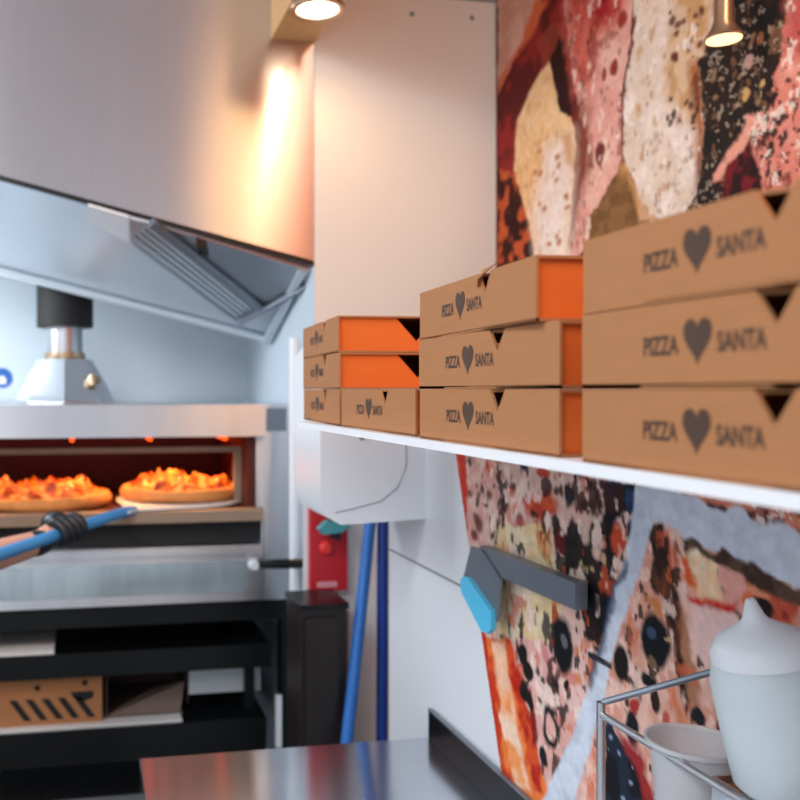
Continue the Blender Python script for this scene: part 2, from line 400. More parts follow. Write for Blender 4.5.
U.spots([(750, 110), (782, 90), (782, 150), (756, 155)], 16, (30, 18, 18), r=(3, 6.5), seed=14)
for k, (c_, f_, lo_) in enumerate((((120, 46, 38), 45, .60), ((238, 214, 196), 60, .62), ((60, 26, 22), 90, .66))):
    U.fleck(PINK, c_, f_, lo_+.04, lo_+.11, .6, 1+k, 1.6); U.fleck(RP, c_, f_*1.3, lo_+.02, lo_+.08, .75, 5+k, 1.3); U.fleck(MZ, ((176, 120, 76), (240, 226, 214), (110, 62, 40))[k], f_, lo_+.05, lo_+.13, .6, 9+k, 1.5)
    U.fleck(CR, ((204, 140, 88), (240, 220, 200), (150, 90, 54))[k], f_, lo_+.06, lo_+.13, .5, 15+k, 1.8)
U.fleck(BK, (120, 84, 60), 70, .62, .68, .7, 20); U.fleck(BK, (170, 150, 130), 120, .66, .70, .7, 21)
U.mottle(.14, 110)
um = U.build('wall_mural'); tag(um, 'large printed mural of melted cheese and meat on the upper right wall', 'mural')

# --- lower mural
L = Print(HX-.003, np.arange(0.42, 1.312, .0024), np.arange(-0.72, -0.056, .0024), (218, 178, 164))
lt = L.w(455, 452); lb = L.w(497, 745); lb2 = (lb[0]-(lt[0]-lb[0])*.55, lb[1]-(lt[1]-lb[1])*.55)
L.poly([(450, 440), (560, 455), (545, 530), (500, 545), (462, 540)], (210, 154, 142), rgb2=(224, 186, 174), nf=30)
L.poly([(470, 640), (600, 640), (590, 800), (480, 800)], (226, 186, 178), rgb2=(218, 164, 152), nf=22)
L.spots([(468, 480), (520, 470), (520, 535), (474, 540)], 14, (100, 48, 38), r=(2, 6), seed=21, asp=2.4)
L.spots([(465, 460), (600, 475), (590, 540), (470, 520)], 18, (198, 96, 76), r=(3, 8), seed=22, op=.6)
L.poly([(522, 500), (552, 486), (556, 510), (546, 520), (530, 516)], (206, 84, 50), soft=.01, rgb2=(186, 60, 40), nf=50)
L.blob(543, 473, 8, 6, (196, 70, 52)); L.blob(500, 470, 10, 9, (196, 140, 126))
L.poly([(492, 528), (510, 522), (520, 530), (545, 520), (556, 560), (566, 600), (556, 640), (520, 640), (498, 640), (494, 580)], (232, 212, 176), rgb2=(226, 194, 146), nf=30)
L.poly([(536, 520), (552, 525), (552, 566), (540, 555)], (150, 90, 44), soft=.008, rgb2=(220, 170, 110), nf=60)
L.poly([(554, 510), (566, 540), (564, 556), (556, 548)], (96, 22, 18))
# black olives and char
L.poly([(562, 548), (566, 528), (574, 518), (584, 535), (594, 520), (606, 500), (618, 520), (622, 545), (616, 590), (606, 640), (596, 650), (584, 628), (576, 590), (566, 585)], (24, 22, 22), rgb2=(44, 34, 30), nf=50)
L.spots([(570, 560), (610, 550), (604, 590), (575, 585)], 10, (190, 160, 120), r=(1.5, 3.5), seed=25, asp=2.6)
L.spots([(582, 530), (600, 505), (605, 555), (585, 550)], 5, (216, 180, 166), r=(3, 6), seed=26, asp=2.6)
L.spots([(552, 470), (602, 485), (600, 520), (560, 515)], 9, (52, 34, 32), r=(3, 6), seed=27, asp=2)
L.blob(569, 495, 6, 9, (36, 44, 56)); L.blob(580, 478, 8, 5, (40, 30, 26)); L.blob(524, 466, 5, 4, (40, 44, 66))
L.poly([(600, 480), (640, 484), (630, 540), (622, 552), (612, 520)], (44, 66, 104), rgb2=(24, 28, 38), nf=40)
L.poly([(605, 500), (625, 505), (626, 520), (610, 520)], (20, 20, 24))
L.poly([(612, 530), (622, 520), (628, 540), (618, 565), (612, 560)], (190, 70, 40), soft=.006, rgb2=(230, 190, 170), nf=50)
FL = [(456, 455), (638, 485), (606, 690), (550, 800), (510, 800), (515, 640), (492, 640), (470, 540)]
L.fleck(FL, (60, 34, 30), 42, .63, .66, .9, 31, 1.7); L.fleck(FL, (30, 26, 26), 60, .66, .69, .9, 32, 1.6); L.fleck(FL, (244, 214, 200), 55, .60, .66, .8, 33, 1.5); L.fleck(FL, (206, 84, 50), 48, .66, .70, .6, 34, 1.5)
# crust strip along the left edge
CRST = [(446, 440), (464, 452), (468, 540), (474, 600), (486, 636), (510, 640), (516, 690), (526, 730), (540, 770), (560, 820), (470, 820)]
L.poly(CRST, (232, 122, 58), rgb2=(196, 56, 26), nf=26, warp=.01)
L.poly([(492, 640), (506, 640), (510, 690), (520, 740), (530, 790), (516, 790), (502, 720)], (240, 190, 158), soft=.01, rgb2=(238, 150, 90), nf=30)
L.poly([(478, 610), (486, 640), (492, 690), (498, 735), (490, 735), (480, 680)], (190, 46, 22), soft=.006)
L.poly([(506, 640), (514, 650), (522, 690), (536, 740), (542, 790), (534, 790), (524, 735), (512, 690)], (176, 36, 22), soft=.006, rgb2=(214, 80, 40), nf=40)
L.poly([(458, 455), (464, 455), (468, 500), (464, 500)], (196, 50, 34), soft=.004)
L.poly([(500, 715), (514, 722), (520, 745), (504, 740)], (242, 206, 180), soft=.006)
L.poly([(527, 690), (532, 690), (537, 740), (532, 745)], (130, 24, 22), soft=.006)
for a in ((523, 655, 6, 12), (528, 672, 6, 12), (524, 692, 6, 10), (530, 700, 4, 10)): L.blob(*a, (26, 22, 24))
L.blob(563, 645, 12, 33, (22, 22, 25)); L.blob(564, 640, 4, 8, (120, 122, 128), op=.6)
L.blob(550, 727, 9, 25, (22, 20, 24), ring=.45); L.blob(543, 756, 5, 10, (26, 22, 24)); L.blob(546, 625, 5, 14, (90, 80, 74))
L.blob(566, 685, 3, 6, (40, 26, 26)); L.blob(545, 655, 4, 10, (206, 130, 130))
L.spots([(585, 600), (612, 590), (605, 650), (588, 650)], 9, (28, 24, 26), r=(4, 8), seed=31, asp=2)
L.spots([(575, 650), (595, 640), (592, 690), (578, 690)], 8, (214, 128, 76), r=(2, 5), seed=32, asp=2.6)
L.poly([(574, 735), (584, 720), (580, 760), (556, 790), (552, 785)], (70, 50, 54), soft=.006, op=.8)
# second slice (right of the pale gap)
SL2 = [(642, 560), (655, 524), (700, 540), (830, 590), (830, 830), (575, 830), (598, 700), (616, 650)]
L.poly(SL2, (224, 178, 162), rgb2=(214, 150, 128), nf=26)
L.poly([(645, 525), (664, 524), (672, 546), (678, 600), (686, 650), (694, 700), (688, 716), (678, 680), (674, 640), (664, 610), (652, 580), (654, 550)], (46, 28, 24), rgb2=(96, 52, 34), nf=55)
L.poly([(678, 600), (690, 640), (702, 690), (700, 720), (690, 700), (682, 650)], (172, 118, 88), soft=.008)
L.fleck(SL2, (84, 44, 34), 40, .66, .70, .8, 41, 1.6); L.fleck(SL2, (240, 206, 192), 55, .58, .66, .7, 42, 1.5); L.fleck(SL2, (214, 100, 62), 46, .66, .72, .6, 43, 1.4); L.fleck(SL2, (34, 28, 28), 62, .69, .72, .9, 44, 1.6)
L.blob(655, 640, 17, 31, (20, 22, 26)); L.blob(652, 632, 5, 8, (70, 92, 120), op=.7); L.blob(667, 640, 4, 3, (180, 150, 110)); L.blob(653, 662, 4, 6, (120, 96, 70))
L.spots([(640, 590), (668, 590), (668, 612), (645, 615)], 6, (196, 120, 70), r=(2, 5), seed=33)
L.blob(621, 664, 8, 20, (30, 24, 24)); L.blob(648, 680, 9, 9, (26, 24, 26)); L.blob(655, 700, 6, 14, (46, 30, 26)); L.blob(633, 728, 8, 20, (26, 26, 32)); L.blob(698, 718, 9, 11, (28, 30, 36)); L.blob(665, 718, 4, 8, (190, 84, 70)); L.blob(634, 706, 5, 9, (170, 50, 44))
L.poly([(674, 690), (690, 720), (690, 740), (676, 735)], (206, 110, 60), soft=.01, op=.8)
L.blob(722, 722, 3, 7, (70, 48, 38)); L.blob(655, 740, 6, 8, (226, 128, 60)); L.blob(672, 735, 4, 8, (196, 76, 60))
L.poly([(606, 715), (618, 735), (640, 760), (650, 840), (600, 840)], (30, 40, 56), rgb2=(20, 20, 26), nf=50)
L.spots([(608, 730), (632, 760), (640, 820), (606, 820)], 12, (150, 168, 186), r=(1, 2.4), seed=35)
L.poly([(612, 720), (640, 750), (652, 790), (660, 840), (648, 840), (636, 770)], (150, 44, 44), soft=.01)
# right slice
L.poly([(682, 548), (700, 552), (715, 562), (720, 604), (700, 602), (690, 590)], (238, 216, 184), rgb2=(236, 190, 150), nf=40)
L.poly([(680, 550), (688, 552), (696, 592), (688, 588)], (214, 92, 44), soft=.006)
L.poly([(716, 565), (745, 572), (748, 612), (722, 604)], (224, 156, 142))
L.poly([(684, 590), (696, 596), (715, 600), (738, 604), (736, 616), (712, 606), (690, 602)], (196, 40, 30), soft=.006)
L.poly([(690, 602), (740, 615), (745, 640), (720, 660), (706, 668), (692, 640)], (230, 190, 182), warp=.01)
L.poly([(744, 580), (800, 605), (800, 640), (750, 612)], (224, 140, 106), rgb2=(190, 80, 56), nf=40)
L.blob(762, 610, 14, 11, (34, 20, 20)); L.blob(748, 600, 8, 8, (226, 110, 60)); L.blob(786, 618, 4, 5, (150, 50, 40))
# pale cloth-grey background between slices
L.poly([(640, 480), (700, 488), (840, 515), (840, 620), (800, 588), (760, 572), (720, 552), (684, 540), (676, 528), (664, 523), (652, 523), (640, 556), (630, 560)], (206, 210, 222), rgb2=(198, 202, 216), nf=30, warp=.008)
L.poly([(637, 488), (644, 500), (654, 524), (644, 560), (628, 605), (614, 652), (606, 690), (592, 740), (574, 805), (540, 805), (570, 742), (588, 690), (600, 648), (614, 590), (626, 556)], (206, 212, 224), rgb2=(190, 196, 210), nf=30, warp=.008)
L.poly([(612, 590), (626, 556), (629, 560), (618, 592), (603, 650), (590, 690), (588, 684), (600, 640)], (40, 56, 84), soft=.006, op=.8)
L.poly([(676, 490), (705, 488), (760, 494), (840, 505), (840, 550), (790, 532), (752, 520), (745, 512), (700, 500)], (214, 128, 100), rgb2=(80, 40, 40), nf=60)
L.spots([(730, 500), (800, 508), (800, 528), (750, 518)], 12, (236, 206, 196), r=(2, 5), seed=41)
L.poly([(681, 538), (690, 540), (712, 552), (724, 550), (745, 560), (770, 576), (840, 606), (840, 625), (790, 604), (758, 592), (728, 574), (708, 560), (686, 550)], (66, 46, 38), rgb2=(92, 70, 56), nf=60)
L.poly([(588, 651), (612, 664), (612, 670), (588, 657)], (40, 42, 48), soft=.002, warp=.002)
L.mottle(.16, 130)
def keepL(P):
    t = (lt[1]-P[:, 1])/(lt[1]-lb2[1])
    return P[:, 0] < lt[0]+(lb2[0]-lt[0])*t
lm = L.build('wall_mural', keepL); tag(lm, 'printed pizza wall mural with orange crust edge on the partition below the shelf', 'mural')

# ------------------------------------------------------------------ shelf
SZ = -0.0445
sh = obj('wall_shelf', bx(0.302, HX-.0005, -0.30, 1.205, SZ-.0075, SZ), 'white_paint', bevel=.0015)
tag(sh, 'long white wall shelf carrying the stacks of pizza boxes', 'shelf')

# ------------------------------------------------------------------ pizza boxes
BL, BD, BH = 0.24, 0.245, 0.0455
def text_mesh(name, body, x0, x1, z0, z1, y, parent):
    cu = bpy.data.curves.new('lettering', 'FONT'); cu.body = body; cu.size = 1.0; cu.offset = 0.028; cu.extrude = 0.0; cu.resolution_u = 3
    to = bpy.data.objects.new('lettering', cu); COL.objects.link(to)
    dg = bpy.context.evaluated_depsgraph_get(); dg.update()
    me = bpy.data.meshes.new_from_object(to.evaluated_get(dg))
    bpy.data.objects.remove(to); bpy.data.curves.remove(cu)
    bm = bmesh.new(); bm.from_mesh(me); bpy.data.meshes.remove(me)
    xs = [v.co.x for v in bm.verts]; ys = [v.co.y for v in bm.verts]
    a, b, c, d = min(xs), max(xs), min(ys), max(ys)
    for v in bm.verts:
        v.co = Vector((x0+(v.co.x-a)/(b-a)*(x1-x0), y, z0+(v.co.y-c)/(d-c)*(z1-z0)))
    return obj(name, bm, 'ink', parent)
def pizza_box(label, loc, rz, group):
    r = thing('pizza_box', label, 'pizza box', loc, rz, group)
    t = .0022; H = BH-.0006
    nx, nw, nh = 0.153, 0.0125, 0.017
    tr = bmesh.new()
    bx(0, BL, 0, BD, 0, t, tr); bx(0, BL, BD-t, BD, t, H-t, tr)
    obj('tray', tr, 'card', r)
    fr = prism([(0, 0, 0.0), (.055, 0, 0.0), (.058, 0, .0012), (.150, 0, .0012), (.153, 0, 0), (BL, 0, 0), (BL, 0, H), (nx+nw, 0, H), (nx, 0, H-nh), (nx-nw, 0, H), (0, 0, H)], (0, t, 0))
    obj('front_panel', fr, 'card', r, bevel=.0007, segs=1)
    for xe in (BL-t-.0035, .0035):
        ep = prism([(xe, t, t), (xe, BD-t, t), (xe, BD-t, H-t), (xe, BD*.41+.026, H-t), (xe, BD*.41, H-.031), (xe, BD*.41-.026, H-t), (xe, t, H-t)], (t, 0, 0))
        obj('end_panel', ep, 'card_end_lit', r)['label'] = 'end panel with warm light in its colour'
    ld = prism([(0, t, H-t), (nx-nw, t, H-t), (nx-nw*.2, .010, H-t), (nx+nw*.2, .010, H-t), (nx+nw, t, H-t), (BL, t, H-t), (BL, BD, H-t), (0, BD, H-t)], (0, 0, t))
    obj('lid', ld, 'card', r, bevel=.0006, segs=1)
    zc = H*.50
    text_mesh('printed_lettering', 'PIZZA', .0600, .0885, zc-.0052, zc+.0052, -.0003, r)
    text_mesh('printed_lettering', 'SANTA', .1165, .1480, zc-.0052, zc+.0052, -.0003, r)
    hp = []
    for k in range(40):
        a = 2*math.pi*k/40
        hx = 16*math.sin(a)**3; hz = 13*math.cos(a)-5*math.cos(2*a)-2*math.cos(3*a)-math.cos(4*a)
        hp.append((.1025+hx/16*.0103, -.0004, zc+.0008+(hz+2.5)/14.5*.0118))
    obj('printed_heart', prism(hp, (0, .0003, 0)), 'ink', r)
    return r
R90 = -math.pi/2
XF = 0.306
g = 'brown pizza boxes stacked on the wall shelf'
spec = [
 (XF, 0.498, 0, 0.0, 'brown pizza box at the bottom of the nearest stack, far right on the white shelf'),
 (XF-.001, 0.4965, 1, 0.004, 'brown pizza box in the middle of the nearest stack, far right on the white shelf'),
 (XF-.001, 0.4955, 2, -0.006, 'brown pizza box topmost of the nearest stack, below the cheese mural'),
 (XF+.003, 0.770, 0, 0.0, 'brown pizza box at the bottom of the middle stack on the white shelf'),
 (XF+.003, 0.772, 1, 0.006, 'brown pizza box second from the bottom in the middle stack on the shelf'),
 (XF+.011, 0.790, 2, -0.055, 'brown pizza box topmost of the middle stack, pushed back and a little askew'),
 (.3300, 1.280, 0, -0.070, 'brown pizza box at the bottom of the farthest stack, behind a single box'),
 (.3292, 1.280, 1, -0.068, 'brown pizza box in the middle of the farthest stack with painted warm-lit end showing'),
 (.3298, 1.283, 2, -0.073, 'brown pizza box topmost of the farthest stack, against the pale column'),
 (.3140, 1.034, 0, 0.0, 'single brown pizza box on the shelf in front of the farthest stack'),
]
proto = None
for x, y, lv, dr, lab in spec:
    loc = (x, y, SZ+.0002+lv*BH)
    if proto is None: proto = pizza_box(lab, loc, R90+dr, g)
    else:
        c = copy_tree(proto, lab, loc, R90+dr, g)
        if 'askew' in lab:
            obj('tuck_tab', prism([(.143, -.002, BH-.012), (.149, -.004, BH-.006), (.160, -.003, BH-.002), (.168, .004, BH+.005), (.160, .006, BH+.004), (.152, .001, BH+.002), (.142, .003, BH+.003)], (0, .0018, .001)), 'card', c)

# ------------------------------------------------------------------ towel dispenser
d0, d1 = 1.420, 1.598
ds = thing('towel_dispenser', 'white rounded paper towel dispenser on the partition below the shelf end', 'dispenser', (0.48, 1.52, -0.236))
bm = prism([(HX, d0, -.220), (.43, d0, -.226), (.405, d0, -.212), (.3945, d0, -.18), (.3945, d0, .06), (.41, d0, .08), (HX, d0, .08)], (0, d1-d0, 0))
def unparent_loc(o, r): o.location = -Vector(r.location)
o = obj('casing', bm, 'white_plastic', ds, smooth=True, bevel=.012, segs=3); unparent_loc(o, ds)
o = obj('cover_seam', tube([(.545, d0-.0006, -.06), (.545, d0-.0006, -.13), (.53, d0-.0006, -.165), (.50, d0-.0006, -.188), (.45, d0-.0006, -.20), (.42, d0-.0006, -.205)], .0007, n=6), 'grey_line', ds); unparent_loc(o, ds)
p = onY(362, 437, d0-.001)
o = obj('lock', lathe([(0, .003), (.004, .002), (.005, 0), (0, 0)], p, 12, mtx=Matrix.Rotation(math.pi/2, 3, 'X')), 'dark_steel', ds, smooth=True); unparent_loc(o, ds)

# ------------------------------------------------------------------ scraper bar and scraper
bar = thing('magnetic_bar', 'dark grey steel bar mounted along the lower pizza mural', 'bar', (0.565, 1.08, -.235))
o = obj('rail', bx(.553, .5685, .915, 1.158, -.250, -.219), 'dark_steel', bar, bevel=.0015); unparent_loc(o, bar)
o = obj('standoff', bx(.5680, .5775, .935, .965, -.246, -.224), 'black', bar); unparent_loc(o, bar)
o = obj('standoff', bx(.5680, .5775, 1.115, 1.145, -.246, -.224), 'black', bar); unparent_loc(o, bar)
sc = thing('dough_scraper', 'grey scraper blade with light blue handle held on the far end of the steel bar', 'scraper', onX(480, 590, .55))
bp = [onX(*q, .5503) for q in ((471, 546), (481, 549), (501, 580), (497, 622), (470, 594), (463, 578))]
o = obj('blade', prism(bp, (.0025, 0, 0)), 'dark_steel', sc, bevel=.0004, segs=1); unparent_loc(o, sc)
hp = [onX(*q, .5440) for q in ((462, 577), (467, 577), (491, 612), (491, 629), (487, 634), (481, 631), (461, 592), (460, 581))]
o = obj('handle', prism(hp, (.008, 0, 0)), 'cyan', sc, bevel=.003, segs=3, smooth=True); unparent_loc(o, sc)

# ------------------------------------------------------------------ counter
CZ = -0.578
ct = thing('steel_counter', 'brushed stainless steel counter in the foreground below the mural', 'counter', (0.33, 0.85, FLOOR))
ct_off = -Vector(ct.location)
def cp(name, bm, m, **k):
    o = obj(name, bm, m, ct, **k); o.location = ct_off; return o
cp('worktop', bx(.0915, HX-.002, .30, 1.385, CZ-.04, CZ), 'counter_steel', bevel=.003)
cp('upstand', bx(.5705, HX-.0035, .30, 1.385, CZ, CZ+.045), 'black', bevel=.001)
cp('upstand_lip', bx(.5695, HX-.0032, .30, 1.386, CZ+.0452, CZ+.048), 'dark_steel')
cp('undershelf', bx(.12, .54, .34, 1.35, -1.22, -1.20), 'steel')
for x in (.12, .52):
    for y in (.34, 1.34): cp('leg', bx(x-.02, x+.02, y-.02, y+.02, FLOOR, CZ-.04), 'steel')

# ------------------------------------------------------------------ extraction hood
hz = lambda X, Y: .4038-.238*X-(Y-PY)*.3144
HL, HR, HB = -1.0, .5125, 2.35
hd = thing('extraction_hood', 'large brushed steel extraction hood above the pizza oven', 'hood', (-.2, 2.3, .4))
ho = -Vector(hd.location)
def hpart(name, bm, m, parent=hd, **k):
    o = obj(name, bm, m, parent, **k)
    o.location = ho if parent is hd else (0, 0, 0)
    return o
def quad_slab(pts, off, bm=None): return prism(pts, off, bm)
hpart('front_panel', prism([(HL, PY+.001, hz(HL, PY)), (HR, PY+.001, hz(HR, PY)), (HR, PY+.001, 1.249), (HL, PY+.001, 1.249)], (0, .003, 0)), 'hood_steel')
hpart('side_panel', prism([(HR, PY+.005, hz(HR, PY)), (HR, HB, hz(HR, HB)), (HR, HB, 1.249), (HR, PY+.005, 1.249)], (-.003, 0, 0)), 'steel')
hpart('side_panel', prism([(HL, PY+.005, hz(HL, PY)), (HL, HB, hz(HL, HB)), (HL, HB, 1.249), (HL, PY+.005, 1.249)], (.003, 0, 0)), 'steel')
hpart('front_lip', prism([(HL, PY-.002, hz(HL, PY)-.004), (HR, PY-.002, hz(HR, PY)-.004), (HR, PY-.002, hz(HR, PY)+.006), (HL, PY-.002, hz(HL, PY)+.006)], (0, .012, 0)), 'black')
inner = mat('hood_inner_steel', (206, 216, 224), 0.35, 0.55, var=0.04, scale=4)
hpart('rear_panel_or_standin', prism([(HL+.004, HB, hz(HL, HB)+.005), (HR-.004, HB, hz(HR, HB)+.005), (HR-.004, HB, 1.249), (HL+.004, HB, 1.249)], (0, -.003, 0)), 'steel')
hpart('inner_panel', prism([(HL+.004, PY+.01, hz(HL, PY)+.004), (HR-.004, PY+.01, hz(HR, PY)+.004), (HR-.004, HB, hz(HR, HB)+.004), (HL+.004, HB, hz(HL, HB)+.004)], (0, 0, .004)), inner)
hpart('rear_gutter', tube([(HL+.005, HB-.012, hz(HL, HB)-.004), (HR-.005, HB-.012, hz(HR, HB)-.004)], .012, n=10), inner, smooth=True)
hpart('end_gutter', tube([(HR-.016, PY+.03, hz(HR, PY)-.008), (HR-.016, HB-.02, hz(HR, HB)-.008)], .012, n=10), inner, smooth=True)
def on_under(px, py, dz=0.0):
    a, b = ray(px); k = (390.0-py)/880.0
    # z = c0 - .238 X - .3144 (Y-PY) + dz
    d = (.4038+.3144*PY+dz)/(k+.238*a+.3144*b)
    return Vector((d*a, d*b, d*k))
def under_slab(pix, th, dz): return prism([on_under(*q, dz) for q in pix], (0, 0, th))
warm_steel = 'steel'
f1 = hpart('grease_filter', under_slab([(130, 219), (152, 224), (256, 309), (236, 322), (131, 243)], .008, -.010), 'steel'); f1['label'] = 'louvred grey grease filter'
bm = bmesh.new()
for k in range(4):
    t = (k+.6)/4.3
    a, b = on_under(131*(1-t)+151*t, 240*(1-t)+225*t, -.012), on_under(238*(1-t)+254*t, 320*(1-t)+309*t, -.012)
    tube([a, b], .004, bm, n=6)
hpart('baffle', bm, 'steel', f1)
f2 = hpart('grease_filter', under_slab([(158, 226), (312, 271), (312, 282), (264, 309)], .008, -.006), 'steel'); f2['label'] = 'bright mirror-like grease filter'
hpart('filter_rail', tube([on_under(152, 222, -.014), on_under(262, 309, -.014)], .009, n=8), 'dark_steel')
hpart('filter_clip', under_slab([(196, 246), (206, 249), (209, 257), (199, 254)], .02, -.034), 'black')
hpart('side_rail', tube([on_under(240, 322, -.016), on_under(312, 284, -.016)], .008, n=8), 'dark_steel')
hpart('bracket', under_slab([(88, 206), (129, 218), (128, 243), (90, 222)], .006, -.020), 'white_plastic')
# ------------------------------------------------------------------ flue on the oven
fx, fy = (onY(65, 400, 2.45).x, 2.45)
fl = thing('oven_flue', 'chrome oven flue with black sleeve rising from the oven into the hood', 'flue', (fx, fy, -.0355))
zt = .36+.0355
obj('flared_base', lathe([(.0, 0), (.133, 0), (.133, .008), (.112, .05), (.074, .118), (.050, .122), (0, .122)], n=8), 'chrome', fl)
obj('pipe', lathe([(.048, .118), (.048, .212), (0, .212)], n=28), 'steel', fl, smooth=True)
obj('collar', lathe([(.050, .120), (.056, .122), (.056, .136), (.050, .138)], n=28), 'ring', fl, smooth=True)
obj('sleeve', lathe([(.04, .206), (.076, .206), (.076, zt-.01), (.04, zt-.01)], n=28), 'black_matte', fl, smooth=True)
obj('pressure_knob', lathe([(0, .0), (.016, .004), (.02, .016), (.014, .03), (0, .034)], (.075, -.085, .045), 16), 'ring', fl, smooth=True)

# ------------------------------------------------------------------ pizza oven
OY = 2.10
OZ0, OZ1 = -.512, -.0355
ov = thing('pizza_oven', 'stainless steel deck pizza oven with glowing open chamber', 'oven', (-.15, 2.4, OZ0))
oo = -Vector(ov.location)
def op(name, bm, m, parent=ov, **k):
    o = obj(name, bm, m, parent, **k); o.location = oo if parent is ov else (0, 0, 0); return o
XL, XR = -.78, .436
b = bx(XL, .506, OY+.02, 2.70, -.045, OZ1)                       # top
bx(XL, .506, 2.66, 2.70, OZ0, -.046, b); bx(.425, .506, OY+.02, 2.659, OZ0, -.046, b); bx(XL, XL+.04, OY+.02, 2.659, OZ0, -.046, b)
bx(XL+.041, .424, OY+.03, 2.659, OZ0, -.34, b)
op('body', b, 'oven_steel')
op('top_band', bx(XL, .440, OY-.01, OY+.019, -.112, OZ1), 'oven_steel', bevel=.004)
op('control_column', bx(.441, .506, OY, OY+.019, OZ0, OZ1), 'oven_steel', bevel=.003)
op('display_panel', bx(.447, .497, OY-.003, OY-.0002, -.10, -.045), 'dark_steel', bevel=.001)
c = bx(XL+.041, .415, OY+.03, 2.65, -.310, -.292); bx(XL+.041, .415, 2.62, 2.65, -.291, -.116, c); bx(.405, .424, OY+.03, 2.65, -.291, -.116, c); bx(XL+.041, .424, OY+.03, 2.65, -.115, -.10, c)
op('chamber', c, 'chamber')
op('ledge', bx(XL, .437, OY-.02, OY+.029, -.315, -.289), 'stone', bevel=.003)
op('front_slot', bx(XL, .437, OY+.012, OY+.028, -.372, -.316), 'black_matte')
fi = bx(XL+.05, .404, OY+.10, OY+.115, -.157, -.143); bx(.385, .404, OY+.10, OY+.115, -.288, -.158, fi)
op('inner_frame', fi, 'stone')
for k in range(6):
    x = XL+.16+k*.20
    op('heating_element', tube([(x, 2.30, -.128), (x, 2.60, -.128)], .006, n=8), 'element')
# lower door, folded, with its window recess
dr = op('door', bx(XL, .436, OY-.012, OY+.018, -.508, -.374), 'oven_steel', bevel=.003)
op('window', bx(XL+.1, .40, OY-.0145, OY-.0125, -.485, -.41), mat('door_glass', (190, 204, 208), 0.2, 0.7, var=0.25, scale=7, stretch=(6, 1, 1)), dr)
op('rim', bx(XL, .430, OY-.022, OY-.0125, -.392, -.376), 'oven_steel', dr, bevel=.002)
ph0 = Vector((.424, OY-.015, onY(262, 563, OY).z)); ph1 = onY(313, 563, 1.915)
op('handle', tube([ph0, ph1], .0115, n=14), 'black', dr, smooth=True)
op('handle_mount', lathe([(0, 0), (.014, 0), (.014, .012), (.010, .02), (0, .02)], ph0+Vector((-.012, 0, .0)), 18, mtx=Matrix.Rotation(math.pi/2, 3, 'X')), 'white_plastic', dr, smooth=True)

# ------------------------------------------------------------------ pizzas
def pizza(label, cx, cy, z, r, seed):
    t = thing('pizza', label, 'pizza', (cx, cy, z))
    rn = random.Random(seed)
    bm = bmesh.new(); nr, na = 16, 64; rings = []
    for i in range(nr+1):
        q = i/nr; ring = []
        for k in range(na):
            a = 2*math.pi*k/na; x, y = q*r*.92*math.cos(a), q*r*.92*math.sin(a)
            h = float(fbm(np.array([x*42+seed*9]), np.array([y*42]), seed)[0])
            hz_ = .018+.115*max(0, h-.34)*(1-q**8*.7)
            ring.append(bm.verts.new((x, y, hz_)))
            if i == 0: break
        rings.append(ring)
    for i in range(nr):
        for k in range(na):
            if i == 0: bm.faces.new((rings[0][0], rings[1][k], rings[1][(k+1) % na]))
            else: bm.faces.new((rings[i][k], rings[i+1][k], rings[i+1][(k+1) % na], rings[i][(k+1) % na]))
    obj('topping', bm, 'pizza', t, smooth=True)
    bm = bmesh.new(); rings = []
    for k in range(na):
        a = 2*math.pi*k/na; wv = 1+.12*rn.uniform(-1, 1)
        rings.append([bm.verts.new(((r*.93+.016*math.cos(b))*math.cos(a), (r*.93+.016*math.cos(b))*math.sin(a), .0165+.016*wv*math.sin(b))) for b in [2*math.pi*j/10 for j in range(10)]])
    for k in range(na):
        for j in range(10): bm.faces.new((rings[k][j], rings[(k+1) % na][j], rings[(k+1) % na][(j+1) % 10], rings[k][(j+1) % 10]))
    obj('crust', bm, 'crust', t, smooth=True)
    return t
pizza('bubbling pizza baking on the oven floor at the left of the chamber', -.10, 2.30, -.2915, .178, 3)
pizza('pizza resting on the pale peel in the oven mouth', .258, 2.30, -.2795, .152, 5)

# ------------------------------------------------------------------ peel
pA = onY(126, 511, 2.072); pB = onY(-60, 575, 1.62)
pl = thing('pizza_peel', 'pizza peel with pale round blade and light blue handle at the oven mouth', 'peel', (pA.x, pA.y, -.287))
po = -Vector(pl.location)
hx = (Vector((.258, 2.285, 0))-Vector((pA.x, pA.y, 0))).normalized(); sd = Vector((-hx.y, hx.x, 0))
cen = Vector((.258, 2.285, -.2865)); pts = []
base = Vector((pA.x, pA.y, -.2865))
pts.append(base-sd*.016-hx*.012); pts.append(base+sd*.016*-1+hx*.03)
a0 = math.atan2(-hx.y, -hx.x)
for k in range(37):
    a = a0+math.radians(40)+math.radians(280)*k/36
    pts.append(cen+Vector((math.cos(a), math.sin(a), 0))*.166)
pts.append(base+sd*.016+hx*.03); pts.append(base+sd*.016-hx*.012)
o = obj('blade', prism(pts, (0, 0, .006)), 'paper', pl); o.location = po
o = obj('handle', tube([pA+Vector((.02, .02, -.003)), pA, pB], .0125, n=16), 'peel_blue', pl, smooth=True); o.location = po

